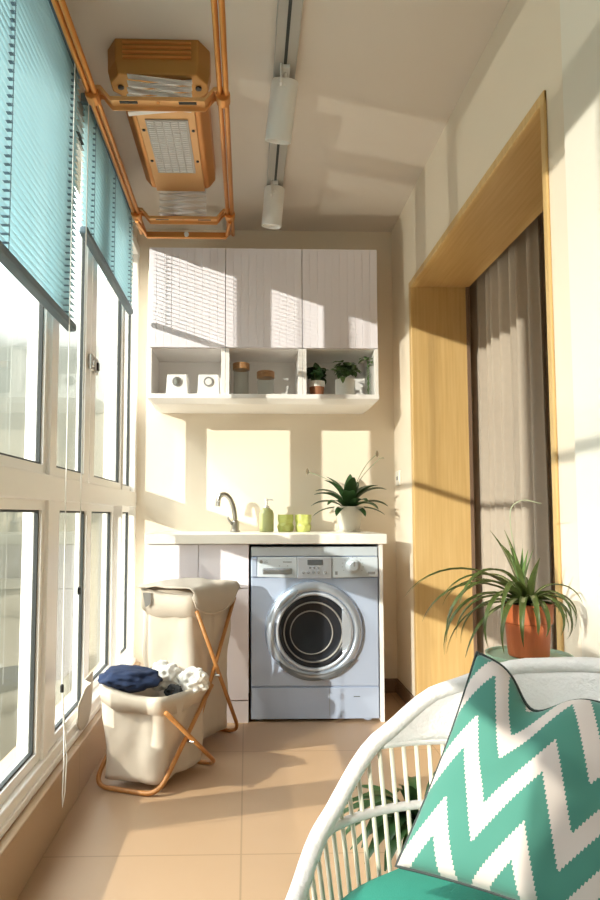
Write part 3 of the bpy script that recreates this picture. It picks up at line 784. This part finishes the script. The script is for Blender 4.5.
# basket behind
F2, L2, R2, B2 = (-.235, 2.685), (-.445, 2.765), (-.070, 2.925), (-.280, 3.005)
lk = thing('laundry_basket', 'taller beige canvas laundry basket with its lid closed, beside the base cabinet', 'laundry basket', (-.26, 2.85, 0), 'laundry baskets')
T2 = (.635, .66, .66, .64)
basket_body(F2, L2, R2, B2, .03, T2, .006, 'fabric_bag', lk, open_=False, seed=11)
cuff(F2, L2, R2, B2, T2, .085, lk, 'canvas', 8, 1.05)
hoops(F2, L2, R2, B2, (.575, .60, .60, .60), lk)
# lid: top sheet, then drape over the end facing the washer
cs = [Vector((*q, 0)) for q in (F2, L2, B2, R2)]; cen = sum(cs, Vector())/4
def q2(u, v):                                   # u along F->R, v from L/B side (0) to F/R side (1)
    a = cs[1].lerp(cs[2], u); b = cs[0].lerp(cs[3], u); p = a.lerp(b, v); return cen+(p-cen)*1.13
out = ((cs[0]+cs[3])/2-(cs[1]+cs[2])/2).normalized()
rows = []
for j in range(12):
    v = j/11; rows.append([tuple(q2(u/12, v)+Vector((0, 0, .668+.022*sin(pi*v)*sin(pi*u/12)+.012*noise.noise(Vector((u*.5, v*4, 2)))))) for u in range(13)])
for j in range(1, 9):
    s = j/8
    row = []
    for u in range(13):
        uu = u/12; dep = .03+.085*sqrt(max(0, 1-(2*uu-1)**2))
        p = q2(.5+(uu-.5)*(1-.04*s), 1)+out*(.012*sin(pi*s)+.003)
        row.append(tuple(p+Vector((0, 0, .664-dep*s))))
    rows.append(row)
m = MB(); m.loft(rows, False, False); ld = m.build('lid', 'canvasg', lk, smooth=True, solid=.005, recalc=False)
m = MB(); m.tube([Vector(p)+out*.003 for p in rows[-1]], .0035, 8); m.build('lid_binding', 'canvas', ld, smooth=True)
mtie = MB(); tp = Vector((*L2, 0)).lerp(Vector((*F2, 0)), .22)
tn = ((cs[0]+cs[1])/2-(cs[2]+cs[3])/2).normalized()
o_ = tp+tn*.035; mtie.loft([[o_+Vector((-.016, 0, .645)), o_+Vector((.016, 0, .645)), o_+Vector((.016, .008, .645)), o_+Vector((-.016, .008, .645))],
                            [o_+Vector((-.004, -.004, .585)), o_+Vector((.018, -.004, .60)), o_+Vector((.018, .004, .60)), o_+Vector((-.004, .004, .585))]])
mtie.build('strap', 'greyring', lk)

# clothes
def lump(name, c, rad, mt, label, seed, fold=.35, rot=0., group=None, cat='clothes'):
    b = bmesh.new(); bmesh.ops.create_icosphere(b, subdivisions=5, radius=1)
    for v in b.verts:
        d = v.co.copy()
        n = noise.noise(d*1.6+Vector((seed, 0, 0)))*fold+noise.noise(d*3.7+Vector((0, seed, 0)))*fold*.5
        rg = 1-abs(noise.noise(d*2.3+Vector((0, 0, seed))))
        k = 1+n*.6+(rg-.7)*fold*.5
        v.co = d*k
    m = MB(); m._join(b, Matrix.Translation(c) @ Matrix.Rotation(rot, 4, 'Z') @ Matrix.Diagonal((*rad, 1)))
    o = m.build(name, mt, smooth=True, loc=(c[0], c[1], c[2]-rad[2]*.6)); tag(o, label, cat, group); return o
lump('navy_garment', (-.425, 2.40, .375), (.118, .085, .042), 'navy', 'navy blue fleecy garment heaped over the rim of the open laundry basket', 2, .3, -.35)
lump('white_garment', (-.312, 2.515, .355), (.060, .058, .050), 'whitecloth', 'crumpled white garment in the open basket, next to the navy one', 9, .5, .4, 'white garments in the open basket')
lump('white_garment', (-.205, 2.50, .338), (.047, .055, .050), 'whitecloth', 'crumpled white garment at the washer side of the open basket', 17, .5, 1.2, 'white garments in the open basket')
lump('dark_sock', (-.268, 2.415, .322), (.030, .026, .024), 'darkcloth', 'small black sock between the navy and white clothes in the basket', 5, .4, 0, None, 'sock')

# ------------------------------------------------------------------ curtain behind the doorway
cu = thing('curtain', 'taupe pleated curtain hanging behind the wooden doorway', 'curtain', (1.175, 2.9, 0))
m = MB(); rows = []; N = 150
for j in range(13):
    s = j/12; z = .03+(2.42-.03)*s; row = []
    for i in range(N+1):
        u = i/N; y = 2.50+.78*u
        amp = .026*(1-.2*s); x = 1.178+amp*sin(u*2*pi*8.5+.6*sin(u*9)+.12*sin(s*5))+.008*sin(u*2*pi*3+1)
        row.append((x, y+.006*sin(u*50+s), z))
    rows.append(row)
m.loft(rows, False, False); m.build('fabric', 'curtain', cu, smooth=True, recalc=False, solid=.002)
MB().tube([(1.178, 1.5, 2.45), (1.178, 3.4, 2.45)], .014, 12).build('rail', 'base', cu)
for y in (1.55, 3.35): MB().box(1.10, 1.185, y-.01, y+.01, 2.44, 2.46).build('bracket', 'base', cu)

# ------------------------------------------------------------------ round side table with spider plant
sx_, sy_ = .652, 1.49; SZ = .650
stl = thing('side_table', 'round mint green side table under the spider plant', 'side table', (sx_, sy_, 0))
MB().lathe([(0, SZ-.016), (.080, SZ-.016), (.094, SZ-.008), (.096, SZ), (.091, SZ), (.088, SZ-.006), (0, SZ-.006)], (sx_, sy_, 0), 48).build('table_top', 'mint', stl, bev=.001)
for k in range(3):
    a = radians(100+120*k)
    MB().tube([(sx_+.055*cos(a), sy_+.055*sin(a), SZ-.014), (sx_+.085*cos(a), sy_+.085*sin(a), .0)], [.011, .008], 10).build('leg', 'mint', stl, smooth=True)
SP = SZ-.0055
sp = thing('spider_plant', 'spider plant with long arching leaves in an orange terracotta pot', 'potted plant', (sx_, sy_, SP))
MB().lathe([(0, 0), (.042, 0), (.045, .004), (.050, .076), (.0545, .078), (.057, .122), (.052, .122), (.051, .110), (0, .110)], (sx_, sy_, SP), 40).build('pot', 'terra', sp, bev=.0008)
MB().lathe([(0, .113), (.051, .113)], (sx_, sy_, SP), 24).build('soil', 'soil', sp)
m = MB(); me_ = MB(); bz = SP+.12
def spl(az, el, ln, wd, dr_, n=12, dz=0.):
    ln *= 1.18 if cos(az) < -.3 else .9
    wd *= 1.35
    c = (sx_+cos(az)*.012, sy_+sin(az)*.012, bz+dz)
    m.leaf(c, az, el, ln, wd, dr_, n, .5, 2.2)
    me_.leaf((c[0], c[1], c[2]+.0007), az, el, ln*.985, wd*.5, dr_, n, .5, 2.2)
for az, el, ln, wd, dr_ in ((3.15, .75, .24, .014, 2.0), (2.95, .95, .27, .015, 2.0), (3.3, .55, .24, .015, 2.3), (3.45, .9, .26, .014, 2.7), (3.7, .8, .2, .013, 3.0), (3.0, .5, .18, .013, 2.2),
                            (2.9, .3, .17, .012, 2.0), (3.9, .5, .17, .013, 2.6), (4.2, .7, .16, .013, 3.2), (4.5, .9, .17, .013, 3.2), (4.8, .6, .15, .013, 3.0), (5.1, .8, .17, .013, 3.1), (5.5, .6, .17, .013, 3.0),
                            (5.8, .8, .16, .013, 2.9), (6.1, .9, .16, .013, 2.8), (.1, .9, .15, .012, 2.6), (.4, .9, .14, .012, 2.6), (.0, .6, .13, .012, 2.4), (1.2, 1.1, .15, .012, 1.6), (2.0, 1.0, .17, .012, 1.8),
                            (2.5, .9, .2, .012, 2.2), (1.6, 1.25, .2, .013, .9), (4.0, 1.1, .2, .013, 2.8), (3.2, 1.1, .2, .013, 2.2), (6.2, 1.2, .17, .012, 2.6), (5.3, 1.1, .16, .013, 3.0), (2.8, .1, .2, .012, 1.6), (3.55, .1, .19, .012, 1.4),
                            (5.9, .3, .13, .012, 2.2), (4.6, .3, .12, .012, 2.4), (3.6, 1.25, .23, .014, 2.6), (2.2, 1.35, .16, .016, .5), (4.9, 1.4, .13, .018, .4), (3.4, 1.45, .15, .018, .3)):
    spl(az, el, ln, wd, dr_)
m.build('foliage', 'leafs', sp, smooth=True); me_.build('leaf_stripe', 'leafy', sp, smooth=True)
m = MB(); m.tube(rounded([(sx_-.012, sy_, bz+.02), (sx_-.022, sy_, bz+.10), (sx_-.035, sy_, bz+.18), (sx_-.034, sy_, bz+.225), (sx_-.005, sy_, bz+.243), (sx_+.035, sy_-.01, bz+.232)], .03, 5), .0013, 6)
m.build('flower_stalk', 'spathe', sp, smooth=True)
m = MB()
for k in range(5): m.leaf((sx_-.012, sy_, bz), 2.5+k*1.2, 1.45, .13, .016, .25, 6, .7, 2.)
m.build('centre_shoot', 'stalk', sp)

# ------------------------------------------------------------------ plant on the floor behind the chair
gx, gy = .475, 1.80
fp = thing('floor_plant', 'dark leafy plant in a pale pot on the floor behind the wicker chair', 'potted plant', (gx, gy, 0))
MB().lathe([(0, 0), (.06, 0), (.082, .13), (.088, .13), (.088, .15), (.08, .15), (.078, .125), (0, .125)], (gx, gy, 0), 32).build('pot', 'whitepot', fp)
MB().lathe([(0, .13), (.078, .13)], (gx, gy, 0), 20).build('soil', 'soil', fp)
m = MB()
for i in range(46):
    az = random.uniform(0, 2*pi); el = random.uniform(.2, 1.4)
    m.leaf((gx+cos(az)*.03, gy+sin(az)*.03, .13), az, el, random.uniform(.16, .27), random.uniform(.03, .045), random.uniform(.8, 2.2), 8, .3)
m.build('foliage', 'leafd', fp, smooth=True)

# ------------------------------------------------------------------ wicker chair
CX, CY = .392, .945
def rim_z(ph):
    d = abs((ph-45+180) % 360-180)
    T = [(0, .685), (20, .668), (45, .612), (65, .535), (90, .42), (110, .355), (140, .32), (180, .31)]
    for (a, za), (b, zb) in zip(T, T[1:]):
        if d <= b:
            t_ = (d-a)/(b-a); t_ = t_*t_*(3-2*t_)*.35+t_*.65; return za+(zb-za)*t_
    return T[-1][1]
def shell(ph, z):
    r = .315+.068*max(0, min(1.2, (z-.20)/.45)); a = radians(ph)
    return Vector((CX+r*cos(a), CY+r*sin(a), z))
ch = thing('wicker_chair', 'round white wicker armchair with slatted rods in the foreground', 'chair', (CX, CY, 0))
MB().tube([shell(p, rim_z(p)) for p in range(0, 360, 4)], .0155, 12, closed=True).build('rim', 'wicker', ch, smooth=True)
MB().tube([shell(p, .20) for p in range(0, 360, 6)], .014, 10, closed=True).build('base_ring', 'wicker', ch, smooth=True)
ZB = .52
rng = [p for p in range(-180, 181, 3) if rim_z(p) > ZB+.006]
m = MB()
outer = [[shell(p, lerp(ZB, rim_z(p), t_/6)) for t_ in range(7)] for p in rng]
m.loft(outer, False, False); m.build('woven_back_panel', 'wicker', ch, smooth=True, solid=.016, recalc=False)
MB().tube([shell(p, ZB) for p in rng], .009, 8).build('panel_edge', 'wicker', ch, smooth=True)
ZM = .405
rm = [p for p in range(-180, 181, 3) if rim_z(p) > ZM+.01]
pm = [shell(p, ZM) for p in rm]
lo_, hi_ = rm[0], rm[-1]
pm = [shell(lo_-8, ZM-.03), shell(lo_-4, ZM-.010)]+pm+[shell(hi_+4, ZM-.010), shell(hi_+8, ZM-.03)]
MB().tube(rounded(pm, .02, 2), .0085, 8).build('middle_ring', 'wicker', ch, smooth=True)
k = 0
for i in range(84):
    p = i*360/84-180
    zt2 = min(rim_z(p), ZB+.005)
    if zt2 < .30: continue
    MB().tube([shell(p, .20), shell(p, (zt2+.2)/2), shell(p, zt2)], .0043, 8).build('rod', 'rodw', ch, smooth=True)
MB().lathe([(0, .185), (.315, .185), (.32, .20), (.315, .215), (0, .215)], (CX, CY, 0), 48).build('seat_base', 'wicker', ch)
for k in range(4):
    a = radians(45+90*k)
    MB().tube([(CX+.27*cos(a), CY+.27*sin(a), .19), (CX+.30*cos(a), CY+.30*sin(a), 0)], .016, 10).build('leg', 'wicker', ch, smooth=True)
MB0 = MB(); MB0.lathe([(0, .216), (.275, .216), (.300, .24), (.308, .28), (.297, .318), (.25, .352), (.15, .368), (0, .373)], (CX, CY, 0), 64)
tag(MB0.build('seat_cushion', 'teal', smooth=True, loc=(CX, CY, .216)), 'plain teal round seat cushion in the wicker chair', 'cushion')

# ------------------------------------------------------------------ zigzag pillow
BL, TL, TRc, BR = (Vector((0.237, 1.050, 0.415)), Vector((0.417, 1.170, 0.722)), Vector((0.692, 0.980, 0.637)), Vector((0.499, 0.870, 0.406)))
Nn = ((BR-BL).cross(TL-BL)).normalized()
if Nn.y > 0: Nn = -Nn
b = MB(); N = 44; uvl = b.bm.loops.layers.uv.new('UVMap')
def pp(u, v, side):
    vv = v
    if v > .4: vv = v-.16*exp(-((u-.34)/.13)**2)*((v-.4)/.6)**1.3
    c = BL*(1-u)*(1-vv)+BR*u*(1-vv)+TRc*u*vv+TL*(1-u)*vv
    # edges pull in between the corners
    cen_ = (BL+BR+TL+TRc)/4
    pull = .05*(4*u*(1-u)*(2*v-1)**2+4*v*(1-v)*(2*u-1)**2)
    c = c.lerp(cen_, pull)
    th = .062*(max(0, 16*u*(1-u)*v*(1-v)))**.45
    wr = .006*noise.noise(Vector((u*5, v*5, side*3)))*(16*u*(1-u)*v*(1-v))**.5
    return c+Nn*(side*th+wr+ -.012*side*exp(-((u-.34)/.1)**2-((v-.9)/.25)**2))
grid = {}
for side in (1, -1):
    for i in range(N+1):
        for j in range(N+1):
            edge = i in (0, N) or j in (0, N)
            if side == -1 and edge: grid[(side, i, j)] = grid[(1, i, j)]
            else: grid[(side, i, j)] = b.bm.verts.new(pp(i/N, j/N, side))
for side in (1, -1):
    for i in range(N):
        for j in range(N):
            idx = [(i, j), (i+1, j), (i+1, j+1), (i, j+1)]
            if side == -1: idx = idx[::-1]
            fc = b.bm.faces.new([grid[(side, *q)] for q in idx])
            for lp, q in zip(fc.loops, idx): lp[uvl].uv = (q[0]/N, q[1]/N)
pw = b.build('zigzag_pillow', 'zig', smooth=True, loc=(BL+BR)/2)
tag(pw, 'square teal pillow with white zigzag stripes, propped in the wicker chair', 'pillow')
edge = [pp(i/N, 0, 0) for i in range(N)]+[pp(1, j/N, 0) for j in range(N)]+[pp(1-i/N, 1, 0) for i in range(N)]+[pp(0, 1-j/N, 0) for j in range(N)]
MB().tube(edge, .0026, 6, closed=True).build('piping', 'piping', pw, smooth=True)

# ------------------------------------------------------------------ light
def sun(name, direction, strength, col, ang):
    l = bpy.data.lights.new(name, 'SUN'); l.energy = strength; l.color = col; l.angle = radians(ang)
    o = bpy.data.objects.new(name, l); COL.objects.link(o)
    o.rotation_euler = Vector(direction).to_track_quat('-Z', 'Y').to_euler(); o.location = (-4, -2, 4)
    return o
sun('low_sun', (1, 1.08, -.33), 3.3, (1, .915, .84), .6)
sun('added_floor_sun', (1, .26, -.95), 2.6, (1, .90, .78), .8)          # steep second sun, added to light the floor where the low one falls short

sun('added_upward_sun', (1, .3, .66), .42, (1, .92, .80), .5)  # upward sun added for the light streaks above the doorway
wd = bpy.data.worlds.new('sky'); SC.world = wd; wd.use_nodes = True; nt = wd.node_tree
bg = nt.nodes['Background']; tc = nt.nodes.new('ShaderNodeTexCoord'); sp_ = nt.nodes.new('ShaderNodeSeparateXYZ')
mr = nt.nodes.new('ShaderNodeMapRange'); mr.inputs['From Min'].default_value = -1; mr.inputs['From Max'].default_value = 1
rp = nt.nodes.new('ShaderNodeValToRGB'); cr = rp.color_ramp
cr.elements[0].position = .0; cr.elements[0].color = (.085, .07, .052, 1)
cr.elements[1].position = 1.; cr.elements[1].color = (.88, .92, 1., 1)
for p_, c_ in ((.46, (.055, .052, .040, 1)), (.52, (.075, .073, .06, 1)), (.62, (.11, .112, .10, 1)), (.72, (.92, .95, 1., 1))):
    e = cr.elements.new(p_); e.color = c_
nt.links.new(tc.outputs['Generated'], sp_.inputs[0]); nt.links.new(sp_.outputs['Z'], mr.inputs['Value'])
nt.links.new(mr.outputs['Result'], rp.inputs['Fac']); nt.links.new(rp.outputs['Color'], bg.inputs['Color'])
bg.inputs['Strength'].default_value = 5.4

# ------------------------------------------------------------------ camera
cd = bpy.data.cameras.new('camera'); co = bpy.data.objects.new('camera', cd); COL.objects.link(co)
co.location = (0, 0, .97); cd.sensor_fit = 'AUTO'; cd.sensor_width = 36; cd.lens = 640/900*36
psi, th = radians(1.5), radians(4.0)
co.rotation_euler = Vector((sin(psi)*cos(th), cos(psi)*cos(th), sin(th))).to_track_quat('-Z', 'Y').to_euler()
cd.shift_x, cd.shift_y = .0403, .0225; cd.clip_start = .02
SC.camera = co
vs = SC.view_settings; vs.view_transform = 'Standard'; vs.look = 'None'; vs.gamma = 1; vs.use_curve_mapping = False; vs.exposure = .6
SC.cycles.use_denoising = True
SC.cycles.max_bounces = 14; SC.cycles.diffuse_bounces = 7; SC.cycles.glossy_bounces = 6; SC.cycles.transparent_max_bounces = 24
SC.cycles.sample_clamp_indirect = 6
